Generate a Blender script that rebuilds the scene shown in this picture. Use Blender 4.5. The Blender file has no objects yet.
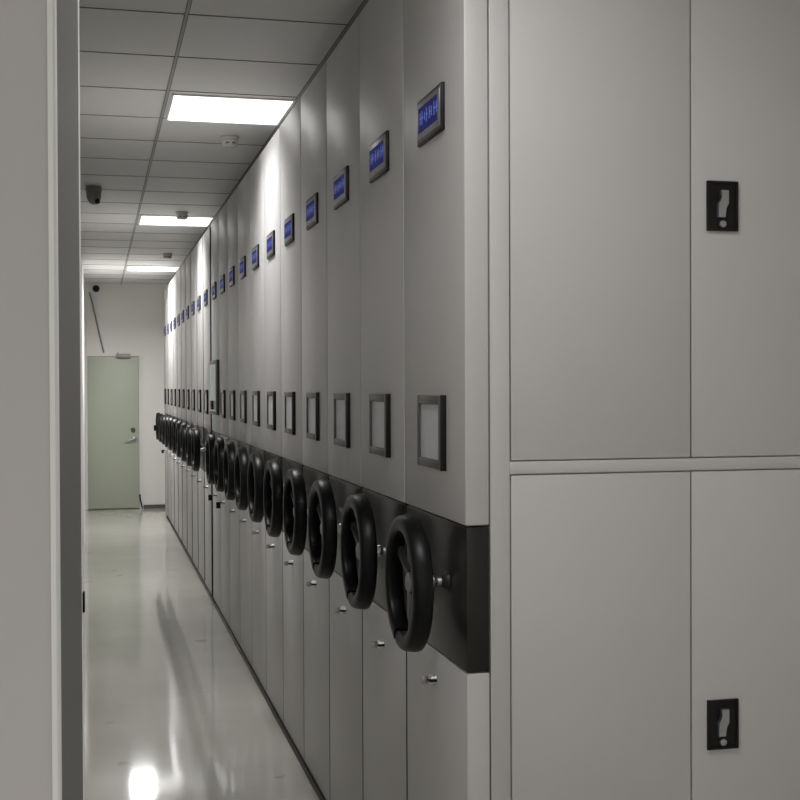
import bpy, bmesh, math, random
from mathutils import Vector, Matrix
random.seed(4)
S = bpy.context.scene
COL = S.collection

# ------------------------------------------------------------ materials
def mat(name, color, rough=.5, metal=0., spec=.5, emit=None, es=0., coat=0., noise=0., nscale=8., bump=0., bscale=200., alpha=None):
    m = bpy.data.materials.new(name); m.use_nodes = True
    nt = m.node_tree; b = nt.nodes['Principled BSDF']
    c = (*color, 1)
    b.inputs['Base Color'].default_value = c
    b.inputs['Roughness'].default_value = rough
    b.inputs['Metallic'].default_value = metal
    b.inputs['Specular IOR Level'].default_value = spec
    b.inputs['Coat Weight'].default_value = coat
    if emit:
        b.inputs['Emission Color'].default_value = (*emit, 1); b.inputs['Emission Strength'].default_value = es
    tc = nt.nodes.new('ShaderNodeTexCoord')
    if noise:
        n = nt.nodes.new('ShaderNodeTexNoise'); n.inputs['Scale'].default_value = nscale; n.inputs['Detail'].default_value = 4
        nt.links.new(tc.outputs['Object'], n.inputs['Vector'])
        r = nt.nodes.new('ShaderNodeValToRGB')
        r.color_ramp.elements[0].position = .3; r.color_ramp.elements[1].position = .7
        r.color_ramp.elements[0].color = tuple(x*(1-noise) for x in color)+(1,)
        r.color_ramp.elements[1].color = tuple(min(1, x*(1+noise)) for x in color)+(1,)
        nt.links.new(n.outputs['Fac'], r.inputs['Fac']); nt.links.new(r.outputs['Color'], b.inputs['Base Color'])
    if bump:
        n2 = nt.nodes.new('ShaderNodeTexNoise'); n2.inputs['Scale'].default_value = bscale; n2.inputs['Detail'].default_value = 2
        nt.links.new(tc.outputs['Object'], n2.inputs['Vector'])
        bp = nt.nodes.new('ShaderNodeBump'); bp.inputs['Strength'].default_value = bump; bp.inputs['Distance'].default_value = .002
        nt.links.new(n2.outputs['Fac'], bp.inputs['Height']); nt.links.new(bp.outputs['Normal'], b.inputs['Normal'])
    return m

M = dict(
    steel=mat('grey_powder_coat', (.50, .492, .49), .42, 0, .4, noise=.02, nscale=3, bump=.05, bscale=350),
    steel_side=mat('grey_powder_coat_carcass', (.50, .492, .49), .5, 0, .3, bump=.05, bscale=350),
    fixed=mat('cool_grey_powder_coat', (.50, .53, .54), .42, 0, .35, bump=.05, bscale=350),
    band=mat('black_gloss_panel', (.012, .012, .011), .3, 0, .35),
    rubber=mat('black_moulded_plastic', (.004, .004, .0045), .36, 0, .18),
    rubberd=mat('black_hub_plastic', (.012, .012, .012), .5, 0, .4),
    spoke=mat('dark_satin_spoke', (.10, .10, .105), .4, .5),
    chrome=mat('chrome', (.9, .9, .9), .28, 1),
    satin=mat('satin_metal', (.38, .38, .39), .35, .8),
    bezel=mat('grey_bezel', (.07, .07, .073), .4, .2),
    bezel_l=mat('silver_bezel', (.25, .25, .26), .35, .4),
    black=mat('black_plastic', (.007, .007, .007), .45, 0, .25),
    red=mat('red_plastic', (.35, .03, .03), .4),
    card=mat('label_card', (.5, .5, .52), .35, noise=.04, nscale=30),
    lcd=mat('blue_screen', (.008, .01, .08), .5, 0, .05, emit=(.04, .05, .5), es=.12),
    digit=mat('lit_digits', (.06, .09, .3), .5, 0, .05, emit=(.3, .4, 1.), es=.32),
    touch=mat('touch_screen', (.3, .34, .37), .15, emit=(.5, .62, .72), es=.06),
    lamp=mat('lamp_diffuser', (.9, .9, .9), .5, emit=(1., .99, .97), es=2.4),
    lampframe=mat('white_lamp_frame', (.75, .75, .74), .4),
    whitep=mat('white_plastic', (.62, .61, .58), .45),
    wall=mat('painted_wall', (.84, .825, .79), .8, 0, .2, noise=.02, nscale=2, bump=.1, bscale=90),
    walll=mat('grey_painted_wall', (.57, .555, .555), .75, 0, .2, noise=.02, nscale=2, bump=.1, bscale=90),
    bead=mat('pale_edge_highlight', (.85, .86, .86), .4),  # pale tone paints in the light caught by the rounded corner
    jamb=mat('dark_grey_lining', (.15, .145, .145), .5, 0, .3),
    grid=mat('ceiling_grid', (.42, .415, .4), .5),
    seam=mat('dark_seam', (.2, .2, .2), .8),
    rail=mat('dark_steel_rail', (.05, .045, .04), .5, .5),
    door=mat('pale_green_door', (.44, .48, .39), .45),
    base=mat('dark_skirting', (.1, .09, .08), .6),
    camg=mat('grey_camera_shell', (.2, .2, .195), .45),
    conduit=mat('grey_conduit', (.34, .33, .31), .6),
)
# ceiling: brushed looking metal tiles, faint tonal change from tile to tile
def ceil_mat():
    m = mat('metal_ceiling_tile', (.58, .57, .55), .55, 0, .3)
    nt = m.node_tree; b = nt.nodes['Principled BSDF']
    tc = nt.nodes.new('ShaderNodeTexCoord'); mp = nt.nodes.new('ShaderNodeMapping')
    mp.inputs['Scale'].default_value = (3, 60, 1)
    n = nt.nodes.new('ShaderNodeTexNoise'); n.inputs['Scale'].default_value = 2
    nt.links.new(tc.outputs['Object'], mp.inputs['Vector']); nt.links.new(mp.outputs['Vector'], n.inputs['Vector'])
    r = nt.nodes.new('ShaderNodeValToRGB')
    r.color_ramp.elements[0].color = (.78, .775, .76, 1); r.color_ramp.elements[1].color = (.84, .835, .82, 1)
    nt.links.new(n.outputs['Fac'], r.inputs['Fac']); nt.links.new(r.outputs['Color'], b.inputs['Base Color'])
    return m
M['ceil'] = ceil_mat()
def floor_mat():
    m = mat('epoxy_floor', (.42, .41, .36), .07, 0, .5)
    nt = m.node_tree; b = nt.nodes['Principled BSDF']
    tc = nt.nodes.new('ShaderNodeTexCoord')
    n = nt.nodes.new('ShaderNodeTexNoise'); n.inputs['Scale'].default_value = 1.3; n.inputs['Detail'].default_value = 5
    nt.links.new(tc.outputs['Object'], n.inputs['Vector'])
    r = nt.nodes.new('ShaderNodeValToRGB')
    r.color_ramp.elements[0].position = .3; r.color_ramp.elements[1].position = .7
    r.color_ramp.elements[0].color = (.45, .44, .40, 1); r.color_ramp.elements[1].color = (.52, .51, .465, 1)
    nt.links.new(n.outputs['Fac'], r.inputs['Fac'])
    # scattered scuff marks
    n3 = nt.nodes.new('ShaderNodeTexNoise'); n3.inputs['Scale'].default_value = 4.; n3.inputs['Detail'].default_value = 6
    nt.links.new(tc.outputs['Object'], n3.inputs['Vector'])
    r3 = nt.nodes.new('ShaderNodeValToRGB'); r3.color_ramp.elements[0].position = .66; r3.color_ramp.elements[1].position = .72
    nt.links.new(n3.outputs['Fac'], r3.inputs['Fac'])
    mx = nt.nodes.new('ShaderNodeMixRGB'); mx.inputs['Color2'].default_value = (.2, .19, .16, 1)
    sc = nt.nodes.new('ShaderNodeMath'); sc.operation = 'MULTIPLY'; sc.inputs[1].default_value = .5
    nt.links.new(r3.outputs['Color'], sc.inputs[0]); nt.links.new(sc.outputs[0], mx.inputs['Fac'])
    nt.links.new(r.outputs['Color'], mx.inputs['Color1']); nt.links.new(mx.outputs['Color'], b.inputs['Base Color'])
    n4 = nt.nodes.new('ShaderNodeTexNoise'); n4.inputs['Scale'].default_value = 3.5; n4.inputs['Detail'].default_value = 3
    nt.links.new(tc.outputs['Object'], n4.inputs['Vector'])
    bp = nt.nodes.new('ShaderNodeBump'); bp.inputs['Strength'].default_value = .12; bp.inputs['Distance'].default_value = .003
    nt.links.new(n4.outputs['Fac'], bp.inputs['Height']); nt.links.new(bp.outputs['Normal'], b.inputs['Normal'])
    return m
M['floor'] = floor_mat()

# ------------------------------------------------------------ mesh helpers
def box(bm, x0, x1, y0, y1, z0, z1, bev=0., seg=2):
    vs = [bm.verts.new((x, y, z)) for x in (x0, x1) for y in (y0, y1) for z in (z0, z1)]
    fs = [(0, 1, 3, 2), (4, 6, 7, 5), (0, 4, 5, 1), (2, 3, 7, 6), (0, 2, 6, 4), (1, 5, 7, 3)]
    faces = [bm.faces.new([vs[i] for i in f]) for f in fs]
    if bev:
        es = list({e for f in faces for e in f.edges})
        bmesh.ops.bevel(bm, geom=es, offset=bev, segments=seg, affect='EDGES', profile=.5)
def prism(bm, pts, z0, z1):
    lo = [bm.verts.new((x, y, z0)) for x, y in pts]; hi = [bm.verts.new((x, y, z1)) for x, y in pts]
    n = len(pts)
    bm.faces.new(lo[::-1]); bm.faces.new(hi)
    for i in range(n): bm.faces.new((lo[i], lo[(i+1) % n], hi[(i+1) % n], hi[i]))
def lathe(bm, prof, axis, o, n=32):
    """prof: (distance along axis, radius); axis 'x' or 'z' or '-z'"""
    rings = []
    for t, r in prof:
        ring = []
        for k in range(n):
            a = 2*math.pi*k/n; c, s = math.cos(a)*max(r, 1e-5), math.sin(a)*max(r, 1e-5)
            p = {'x': (t, c, s), 'y': (c, t, s), 'z': (c, s, t)}[axis]
            ring.append(bm.verts.new((o[0]+p[0], o[1]+p[1], o[2]+p[2])))
        rings.append(ring)
    for a, b in zip(rings, rings[1:]):
        for k in range(n): bm.faces.new((a[k], a[(k+1) % n], b[(k+1) % n], b[k]))
    bm.faces.new(rings[0][::-1]); bm.faces.new(rings[-1])
def tube(bm, pts, r, n=10):
    rings = []
    for i, p in enumerate(pts):
        p = Vector(p)
        t = (Vector(pts[min(i+1, len(pts)-1)])-Vector(pts[max(i-1, 0)])).normalized()
        u = t.cross(Vector((0, 0, 1)) if abs(t.z) < .9 else Vector((1, 0, 0))).normalized(); v = t.cross(u)
        rings.append([bm.verts.new(p+u*math.cos(2*math.pi*k/n)*r+v*math.sin(2*math.pi*k/n)*r) for k in range(n)])
    for a, b in zip(rings, rings[1:]):
        for k in range(n): bm.faces.new((a[k], a[(k+1) % n], b[(k+1) % n], b[k]))
    bm.faces.new(rings[0][::-1]); bm.faces.new(rings[-1])
def obj(name, bm, m, parent=None, smooth=False, loc=None):
    bmesh.ops.recalc_face_normals(bm, faces=bm.faces)
    me = bpy.data.meshes.new(name); bm.to_mesh(me); bm.free()
    for mm in (m if isinstance(m, list) else [m]): me.materials.append(mm)
    o = bpy.data.objects.new(name, me); COL.objects.link(o)
    if smooth:
        for p in me.polygons: p.use_smooth = True
        me.set_sharp_from_angle(angle=math.radians(40))
    if parent: o.parent = parent
    if loc: o.location = loc
    return o
def bobj(name, m, parent, *bs, bev=0., smooth=True):
    bm = bmesh.new()
    for b in bs: box(bm, *b, bev=bev)
    return obj(name, bm, m, parent, smooth and bev > 0)
def struct(name, m, *bs, bev=0.):
    o = bobj(name, m, None, *bs, bev=bev); o['kind'] = 'structure'; return o
def thing(name, label, cat, loc, group=None):
    o = bpy.data.objects.new(name, None); COL.objects.link(o); o.location = loc
    o.empty_display_size = .1
    o['label'] = label; o['category'] = cat
    if group: o['group'] = group
    return o
def tag(o, label, cat, group=None):
    o['label'] = label; o['category'] = cat
    if group: o['group'] = group
    return o
def copy_tree(o, parent=None):
    c = o.copy(); COL.objects.link(c); c.parent = parent
    for ch in list(o.children): copy_tree(ch, c)
    return c

# ------------------------------------------------------------ room shell
H = 2.95
YB, YF = 16.805, -3.4         # far wall, wall behind the camera
XL, XR = -2.3, 2.3
struct('floor', M['floor'], (XL-.2, XR+.2, YF-.2, YB+.2, -.1, 0))
struct('ceiling', M['ceil'], (XL-.2, XR+.2, YF-.2, YB+.2, H+.002, H+.1))
struct('wall_back', M['wall'], (-.135, XR, YB, YB+.15, 0, H+.002))
struct('wall_right', M['wall'], (XR, XR+.15, YF, YB, 0, H+.002))
struct('wall_rear', M['wall'], (XL-.15, XR+.15, YF-.15, YF, 0, H+.002))
struct('wall_near', M['wall'], (XL-.15, XL, YF, 1.2, 0, H+.002))
struct('wall_left', M['wall'], (-.3, -.135, 1.5, YB+.15, 0, H+.002))
# end pier of the left wall with corner bead painted pale for caught light and darker lining
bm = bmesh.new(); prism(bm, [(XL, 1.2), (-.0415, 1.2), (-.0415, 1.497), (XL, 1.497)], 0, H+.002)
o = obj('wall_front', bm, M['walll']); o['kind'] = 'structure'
bm = bmesh.new(); prism(bm, [(-.0415, 1.196), (-.0368, 1.196), (-.0345, 1.1985), (-.0338, 1.203), (-.0335, 1.215), (-.0415, 1.215)], 0, H+.002)
o = obj('trim_1', bm, M['bead']); o['kind'] = 'structure'
bm = bmesh.new(); prism(bm, [(-.0415, 1.215), (-.0338, 1.215), (-.0176, 1.5), (-.0415, 1.5)], 0, H+.002)
o = obj('trim_2', bm, M['jamb']); o['kind'] = 'structure'
bm = bmesh.new(); prism(bm, [(-.0415, 1.5), (-.0176, 1.5), (-.0168, 1.502), (-.0162, 1.512), (-.135, 1.512), (-.135, 1.5)], 0, H+.002)
lin = obj('trim_3', bm, M['bead']); lin['kind'] = 'structure'
st = bobj('strike_plate', M['black'], None, (-.0168, -.0140, 1.502, 1.511, 1.337, 1.361), bev=.0006)
st.parent = lin

# ceiling grid: long T-bars, fine cross seams
GX = [.328+.6*k for k in range(-4, 4)]
GY = [5.8+.6*k for k in range(-15, 19)]
bm = bmesh.new()
for x in GX: box(bm, x-.005, x+.005, YF, YB, H-.002, H+.0015)
o = obj('trim_4', bm, M['grid']); o['kind'] = 'structure'
bm = bmesh.new()
for y in GY: box(bm, XL, XR, y-.002, y+.002, H-.0008, H+.0018)
for x in GX:
    for s in (-1, 1): box(bm, x+s*.0065-.0015, x+s*.0065+.0015, YF, YB, H-.001, H+.0015)
o = obj('trim_5', bm, M['seam']); o['kind'] = 'structure'

# ceiling lights
def lamp(x, y, label, power=27., spread=125):
    t = thing('ceiling_light', label, 'ceiling light', (x, y, H), 'recessed square panel lights in the ceiling')
    bobj('frame', M['lampframe'], t, (-.288, .288, -.288, -.276, -.008, 0), (-.288, .288, .276, .288, -.008, 0), (-.288, -.276, -.276, .276, -.008, 0), (.276, .288, -.276, .276, -.008, 0))
    bobj('diffuser', M['lamp'], t, (-.276, .276, -.276, .276, -.005, -.001))
    la = bpy.data.lights.new('panel_light', 'AREA'); la.shape = 'RECTANGLE'; la.size = .26; la.size_y = .54; la.energy = power; la.spread = math.radians(spread)
    la.color = (1., .99, .985)
    lo = bpy.data.objects.new('panel_light', la); COL.objects.link(lo); lo.parent = t; lo.location = (-.14, 0, -.007)
lamp(.635, 6.13, 'bright white square ceiling light panel, nearest of the three along the aisle', 12., 125)
lamp(.635, 10.3, 'bright white square ceiling light panel, middle one of the three along the aisle', 16., 125)
lamp(.635, 14.5, 'bright white square ceiling light panel, farthest of the three, near the end wall', 42., 155)
lamp(.635, 1.9, 'white square ceiling light panel above the front end of the cabinets', 14., 165)
lamp(.635, -2.3, 'white square ceiling light panel behind the viewer, right column', 16., 160)
lamp(-1.183, -2.3, 'added white ceiling fill panel, unseen behind the viewer, left column', 38., 160)  # extra fill lamp out of view, brightens the pier face

# ------------------------------------------------------------ shelving units
X0 = .84
W = .2935
def screen_display(t, cy, cz):
    d = bobj('display', M['bezel'], t, (-.010, 0, cy-.126, cy+.106, cz-.055, cz+.055), bev=.003)
    bobj('display_trim', M['bezel_l'], d, (-.0115, -.009, cy-.119, cy+.099, cz-.047, cz+.047), bev=.001)
    bobj('display_edge_shade', M['black'], d, (-.0085, .001, cy-.131, cy+.110, cz-.060, cz+.058), bev=.002)  # black backing paints the shade along the display's near and lower edges
    bm = bmesh.new()
    box(bm, -.0125, -.011, cy-.100, cy+.084, cz-.030, cz+.034)
    nf = 6
    y = cy+.066
    for hgt, gap in ((.03, .014), (.035, .02), (.02, .013), (.035, .022), (.03, .013), (.024, .02), (.034, .016), (.03, .01)):
        box(bm, -.0129, -.0122, y-.005, y, cz+.004-hgt/2, cz+.004+hgt/2)
        if hgt > .028: box(bm, -.0129, -.0122, y-.014, y-.0045, cz+.002, cz+.006)
        y -= gap+.006
    for k, fc in enumerate(bm.faces): fc.material_index = 0 if k < nf else 1
    obj('screen', bm, [M['lcd'], M['digit']], d)
def label_holder(t, cy):
    d = bobj('label_holder', M['bezel'], t, (-.013, 0, cy-.130, cy-.102, 1.391, 1.575), (-.013, 0, cy+.090, cy+.106, 1.391, 1.575),
             (-.013, 0, cy-.102, cy+.090, 1.391, 1.414), (-.013, 0, cy-.102, cy+.090, 1.553, 1.575), bev=.002)
    bobj('holder_side_shade', M['black'], d, (-.0145, .001, cy-.1345, cy-.126, 1.389, 1.577), bev=.001)  # black strip gives the holder's near side its shade by colour
    bobj('label_card', M['card'], d, (-.007, 0, cy-.102, cy+.090, 1.414, 1.553))
def wheel(t, cy, cz):
    """hand wheel, axis along x, rim centre in front of the panel"""
    R, XC = .148, -.099
    hub = bmesh.new()
    lathe(hub, [(-.103, .0), (-.102, .018), (-.098, .024), (-.08, .026), (-.076, .016)], 'x', (0, 0, 0), 32)
    w = obj('handwheel', hub, M['satin'], t, True, (0, cy, cz))
    bm = bmesh.new()
    # rim: rounded-rectangular section swept round the axis with a small gap low on the far side
    g0 = math.radians(-90+14); gap = math.radians(7)
    N = 72; sec = []
    for k in range(16):
        a = 2*math.pi*k/16
        c, s = math.cos(a), math.sin(a)
        sec.append((math.copysign(abs(c)**.5, c)*.0235, math.copysign(abs(s)**.6, s)*.0195))
    rings = []
    for i in range(N+1):
        a = g0+gap+(2*math.pi-gap)*i/N
        ring = []
        for dx, dr in sec:
            rr = R+dr+dx*.15           # slightly coned
            ring.append(bm.verts.new((XC+dx, math.cos(a)*rr, math.sin(a)*rr)))
        rings.append(ring)
    for a, b in zip(rings, rings[1:]):
        for k in range(16): bm.faces.new((a[k], a[(k+1) % 16], b[(k+1) % 16], b[k]))
    bm.faces.new(rings[0][::-1]); bm.faces.new(rings[-1])
    obj('rim', bm, M['rubber'], w, True)
    for k in range(3):
        a = math.radians(270+120*k)
        bm = bmesh.new()
        n = 8
        rows = []
        for i in range(n+1):
            f = i/n; r = .026+(R-.01-.026)*f; hw = .016-.006*math.sin(f*math.pi); xx = XC+.012-.004*math.sin(f*math.pi*.5)
            rows.append([bm.verts.new((xx+dx, math.cos(a)*r-math.sin(a)*s*hw, math.sin(a)*r+math.cos(a)*s*hw)) for dx, s in ((-.006, -.7), (-.006, .7), (.006, 1), (.006, -1))])
        for p, q in zip(rows, rows[1:]):
            for j in range(4): bm.faces.new((p[j], p[(j+1) % 4], q[(j+1) % 4], q[j]))
        bm.faces.new(rows[0][::-1]); bm.faces.new(rows[-1])
        obj('spoke', bm, M['spoke'], w, True)
    bm = bmesh.new(); lathe(bm, [(-.08, .010), (-.046, .010), (-.043, .014), (-.035, .017), (-.027, .014), (-.024, .0095), (-.014, .0095)], 'x', (0, 0, 0), 24)
    c = obj('shaft', bm, M['chrome'], w, True); c['label'] = 'chrome shaft collar'
    bm = bmesh.new(); lathe(bm, [(-.014, .012), (-.010, .017), (-.004, .023), (0.003, .024)], 'x', (0, 0, 0), 32)
    obj('mounting_flange', bm, M['rubberd'], w, True)
    bm = bmesh.new(); a = math.radians(-15)
    lathe(bm, [(R+.012, .004), (R+.024, .004), (R+.026, .002)], 'y', (XC, 0, -.045), 12)
    obj('release_pin', bm, M['chrome'], w, True)
    return w
def lock(t, cy, cz, tagm=None):
    bm = bmesh.new(); lathe(bm, [(.006, .013), (-.010, .013), (-.012, .011), (-.012, .008), (-.016, .008)], 'x', (0, 0, 0), 20)
    l = obj('lock', bm, M['chrome'], t, True, (0, cy, cz))
    bobj('key_shoulder', M['black'], l, (-.0165, .0045, -.0165, .0165, -.0035, .0035), bev=.001)
    bobj('key', M['satin'], l, (-.034, -.016, -.0012, .0012, -.010, .010), (-.020, -.016, -.0012, .0012, -.003, .003), bev=.0008)
    if tagm:
        k = bobj('key_tag', tagm, l, (-.056, -.026, -.006, .008, -.038, .004), bev=.002)
    return l
def unit(label, steel, fixed=False, keytag=None, lockz=.816, gap_shade=True):
    t = thing('mobile_shelving_unit', label, 'shelving unit', (X0, 3.105, 0), 'row of grey shelving units along the aisle')
    bobj('carcass', M['steel_side'], t, (.062, 1.09, -W+.012, W-.012, .075, 2.80), bev=.003)
    bobj('upper_panel', steel, t, (0, .060, -W, W, 1.270, 2.815), bev=.006)
    bobj('control_panel', M['band'], t, (.003, .060, -W+.0005, W-.0005, .924, 1.268), bev=.005)
    bobj('lower_panel', steel, t, (.003, .060, -W, W, .02, .922), bev=.005)
    if gap_shade: bobj('gap_shade_strip', M['black'], t, (.004, .05, -W-.0045, -W+.001, .03, 2.805), bev=.001)  # black strip added to darken the gap between units
    b = bobj('chassis', M['rail'], t, (.08, 1.06, -W+.03, W-.03, .02, .075))
    screen_display(t, 0, 2.292)
    if not fixed:
        label_holder(t, .0)
        wheel(t, -.13, 1.117)
    lock(t, -.012, lockz, keytag)
    return t

# unit nearest the camera: its long face with doors looks at the camera
first = unit('grey mobile shelving unit nearest the viewer, with tall cabinet doors on its end', M['steel'], lockz=.846, gap_shade=False)
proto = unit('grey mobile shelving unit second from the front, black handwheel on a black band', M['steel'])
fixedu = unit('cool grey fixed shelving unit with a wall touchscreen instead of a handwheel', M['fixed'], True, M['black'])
fixedu.name = 'fixed_shelving_unit'
proto.location = (X0, 3.705, 0)

# doors on the first unit (local: x from .06, near face at y = -W)
yf = -W
fr = bobj('door_frame', M['steel'], first, (.0625, .1105, yf, yf+.0115, .075, 2.80), (1.0445, 1.09, yf, yf+.0115, .075, 2.80),
          (.1105, 1.0445, yf, yf+.0115, 1.390, 1.4195), (.1105, 1.0445, yf, yf+.0115, 2.77, 2.80), (.1105, 1.0445, yf, yf+.0115, .075, .13), bev=.0015)
def cab_door(x0, x1, z0, z1, handle=None):
    d = bobj('door', M['steel'], first, (x0, x1, yf+.0005, yf+.0115, z0, z1), bev=.002)
    if handle:
        hx, hz = handle
        p = bobj('handle', M['black'], d, (hx-.0285, hx+.0285, yf-.006, yf+.001, hz-.062, hz+.062), bev=.004)
    return d
cab_door(.1142, .5772, 1.4225, 2.767); cab_door(.1142, .5772, .133, 1.3865)
ud = cab_door(.5812, 1.041, 1.4225, 2.767); ld = cab_door(.5812, 1.041, .133, 1.3865)
def recess_handle(d, hx, hz):
    bm = bmesh.new()
    # rectangular rim with sunken tray
    b = .0615
    box(bm, hx-.042, hx-.036, yf-.007, yf+.001, hz-b, hz+b, .0015); box(bm, hx+.036, hx+.042, yf-.007, yf+.001, hz-b, hz+b, .0015)
    box(bm, hx-.037, hx+.037, yf-.007, yf+.001, hz+b-.006, hz+b, .0015); box(bm, hx-.037, hx+.037, yf-.007, yf+.001, hz-b, hz-b+.006, .0015)
    box(bm, hx-.037, hx+.037, yf-.002, yf+.001, hz-b+.004, hz+b-.004)
    h = obj('handle', bm, M['black'], d)
    bm = bmesh.new()
    pts = [(-.006, .038), (.013, .038), (.013, .006), (.006, -.008), (.004, -.028), (-.014, -.028), (-.014, .004), (-.006, .018)]
    f = [bm.verts.new((hx+x, yf-.012, hz+z)) for x, z in pts]; g = [bm.verts.new((hx+x, yf-.002, hz+z)) for x, z in pts]
    bm.faces.new(f); bm.faces.new(g[::-1])
    for i in range(len(pts)): bm.faces.new((f[i], f[(i+1) % 8], g[(i+1) % 8], g[i]))
    bmesh.ops.triangulate(bm, faces=bm.faces)
    k = obj('latch_lever', bm, M['satin'], d); k['label'] = 'silver latch lever'
    bm = bmesh.new(); lathe(bm, [(yf-.001, .0085), (yf-.008, .0085), (yf-.009, .006), (yf-.009, .0)], 'y', (hx, 0, hz-.044), 20)
    k = obj('keyhole', bm, M['satin'], d, True)
recess_handle(ud, .662, 2.040)
recess_handle(ld, .662, .760)

# touchscreen on the fixed unit
ms = bobj('touch_monitor', M['bezel'], fixedu, (-.020, 0, -.293, .25, 1.40, 1.79), bev=.004)
bobj('monitor_screen', M['touch'], ms, (-.0215, -.018, -.235, .228, 1.425, 1.76))
bobj('control_knob', M['black'], ms, (-.035, -.02, -.06, .06, 1.435, 1.50), bev=.006)

ordn = ['', 'second', 'third', 'fourth', 'fifth', 'sixth', 'seventh', 'eighth', 'ninth', 'tenth']
cent = [3.105+.600*k for k in range(10)]+[9.105]+[9.165+.66*k for k in range(1, 11)]
for k in range(2, 21):
    if k == 10:
        fixedu.location = (X0, cent[k], 0); continue
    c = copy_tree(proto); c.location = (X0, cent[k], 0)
    if k < 9: lb = 'grey mobile shelving unit with black handwheel, %s counted from the front of the row' % ordn[k]
    elif k == 9: lb = 'grey mobile shelving unit with black handwheel, right in front of the touchscreen unit'
    elif k == 11: lb = 'grey mobile shelving unit with black handwheel, directly behind the touchscreen unit'
    elif k == 20: lb = 'grey mobile shelving unit at the far end of the row, nearest the green door'
    else: lb = 'grey mobile shelving unit with black handwheel, %s one beyond the touchscreen unit' % ordn[k-11]
    c['label'] = lb
    if k in (9, 20):
        l = [ch for ch in c.children if ch.name.startswith('lock')][0]
        kt = bobj('key_tag', M['black'], l, (-.056, -.026, -.006, .008, -.038, .004), bev=.002)
    if k == 20:
        w_ = [ch for ch in c.children if ch.name.startswith('handwheel')][0]
        bobj('crank_knob', M['rubber'], w_, (-.148, -.11, .09, .13, -.06, .01), bev=.008)

# floor rails
for i, (x, lb) in enumerate(((.838, 'dark steel rail in the floor along the foot of the shelving row'), (1.75, 'dark steel floor rail under the back of the shelving row'))):
    o = bobj('floor_rail', M['rail'], None, (x-.008, x+.008, 2.83, 15.6, 0, .012), bev=.001)
    tag(o, lb, 'rail')

# ------------------------------------------------------------ far wall: door, closer, cable, skirting
d = struct('door_1', M['door'], (-.105, .548, YB-.045, YB-.002, .012, 2.0), bev=.002)
def child(name, m, *bs, bev=0., parent=d): return bobj(name, m, parent, *bs, bev=bev)
bm = bmesh.new(); lathe(bm, [(YB-.045, .03), (YB-.055, .03), (YB-.06, .024), (YB-.072, .022), (YB-.072, .0)], 'y', (.47, 0, 1.035), 20)
obj('deadbolt', bm, M['base'], d, True)
bm = bmesh.new(); lathe(bm, [(YB-.045, .034), (YB-.055, .034), (YB-.06, .016), (YB-.09, .013)], 'y', (.48, 0, .915), 20)
tube(bm, [(.48, YB-.085, .915), (.46, YB-.088, .912), (.40, YB-.088, .905), (.365, YB-.085, .90)], .009)
obj('door_handle', bm, M['satin'], d, True)
child('door_closer', M['conduit'], (.26, .44, YB-.10, YB-.045, 1.985, 2.035), (.27, .29, YB-.06, YB-.03, 2.0, 2.05), bev=.004)
o = struct('trim_6', M['wall'], (.551, .575, YB-.03, YB, 0, 2.06), (-.13, .551, YB-.03, YB, 2.004, 2.05), (-.134, -.108, YB-.03, YB, 0, 2.004))
struct('baseboard_back', M['base'], (.60, .90, YB-.012, YB, 0, .045))
bm = bmesh.new(); tube(bm, [(-.075, YB-.012, 2.84), (-.03, YB-.012, 2.66), (.04, YB-.012, 2.33), (.105, YB-.014, 2.05), (.108, YB-.014, 2.051)], .011)
tag(obj('cable', bm, M['conduit'], None, True), 'grey cable running diagonally down the end wall above the green door', 'cable')
bm = bmesh.new(); tube(bm, [(.552, YB-.05, .19), (.556, YB-.05, .13), (.572, YB-.055, .06), (.585, YB-.06, .008)], .010)
tag(obj('door_stop', bm, M['black'], None, True), 'small curved black door stop at the foot of the green door', 'door stop')

# ------------------------------------------------------------ ceiling devices
def detector(y, x, lb):
    t = thing('smoke_detector', lb, 'smoke detector', (x, y, H), 'small white sensors hanging under the ceiling')
    bm = bmesh.new(); lathe(bm, [(0, .05), (-.012, .05), (-.016, .042), (-.02, .04)], 'z', (0, 0, 0), 28)
    obj('base', bm, M['whitep'], t, True)
    bm = bmesh.new(); lathe(bm, [(-.018, .040), (-.022, .046), (-.048, .042), (-.055, .034), (-.057, .0)], 'z', (0, 0, 0), 28)
    h = obj('sensor_head', bm, M['whitep'], t, True)
    bobj('vent_slot', M['camg'], h, (-.026, -.007, -.046, -.036, -.042, -.034), (.007, .026, -.046, -.036, -.042, -.034))
detector(6.80, .712, 'white smoke detector just behind the nearest ceiling light')
detector(9.80, .655, 'small smoke detector just in front of the middle ceiling light')
detector(12.85, .71, 'small smoke detector between the middle and farthest ceiling lights')
t = thing('security_camera', 'grey dome security camera under the ceiling close to the left wall', 'security camera', (-.006, 8.68, H))
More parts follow.
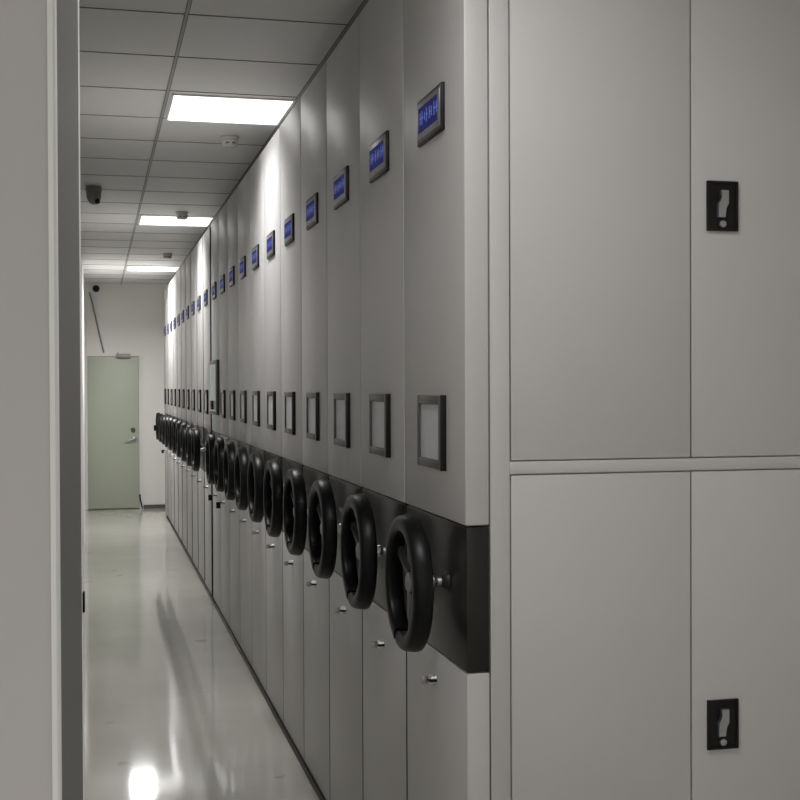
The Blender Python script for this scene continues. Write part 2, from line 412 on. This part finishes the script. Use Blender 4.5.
bm = bmesh.new(); lathe(bm, [(0, .052), (-.012, .054), (-.03, .053), (-.034, .049)], 'z', (0, 0, 0), 32); obj('mounting_base', bm, M['camg'], t, True)
bm = bmesh.new(); lathe(bm, [(-.034, .05), (-.07, .048), (-.09, .042), (-.108, .03), (-.118, .016), (-.121, .0)], 'z', (0, 0, 0), 32); obj('dome', bm, M['camg'], t, True)
bm = bmesh.new(); lathe(bm, [(0, .016), (-.02, .018), (-.028, .014), (-.028, 0)], 'z', (0, 0, 0), 20)
l = obj('lens', bm, M['black'], t, True); l.location = (.018, -.022, -.09); l.rotation_euler = (math.radians(-35), math.radians(-25), 0)
bm = bmesh.new(); lathe(bm, [(YB, .045), (YB-.02, .045), (YB-.035, .04), (YB-.06, .028), (YB-.068, .0)], 'y', (.01, 0, 2.885), 24)
tag(obj('security_camera', bm, M['black'], None, True), 'small black round camera high on the end wall above the green door', 'security camera')

# ------------------------------------------------------------ world, camera
w = bpy.data.worlds.new('World'); S.world = w; w.use_nodes = True
w.node_tree.nodes['Background'].inputs['Color'].default_value = (.5, .5, .5, 1)
w.node_tree.nodes['Background'].inputs['Strength'].default_value = .05
f, vx = 1250., 96.
th = math.atan((400-vx)/f); pitch = math.atan(14/f); roll = math.radians(.22)
F = Vector((math.sin(th)*math.cos(pitch), math.cos(th)*math.cos(pitch), -math.sin(pitch)))
R0 = Vector((math.cos(th), -math.sin(th), 0)); U0 = R0.cross(F)
R = R0*math.cos(roll)-U0*math.sin(roll); U = R0*math.sin(roll)+U0*math.cos(roll)
cam = bpy.data.cameras.new('Camera'); co = bpy.data.objects.new('Camera', cam); COL.objects.link(co)
cam.sensor_width = 36; cam.lens = f/800*36; cam.clip_start = .02
mtx = Matrix.Identity(4)
for i in range(3): mtx[i][0] = R[i]; mtx[i][1] = U[i]; mtx[i][2] = -F[i]
mtx.translation = Vector((0, 0, 1.6)); co.matrix_world = mtx
S.camera = co
S.view_settings.view_transform = 'Standard'; S.view_settings.look = 'None'
S.view_settings.exposure = 0.; S.view_settings.gamma = 1.; S.view_settings.use_curve_mapping = False
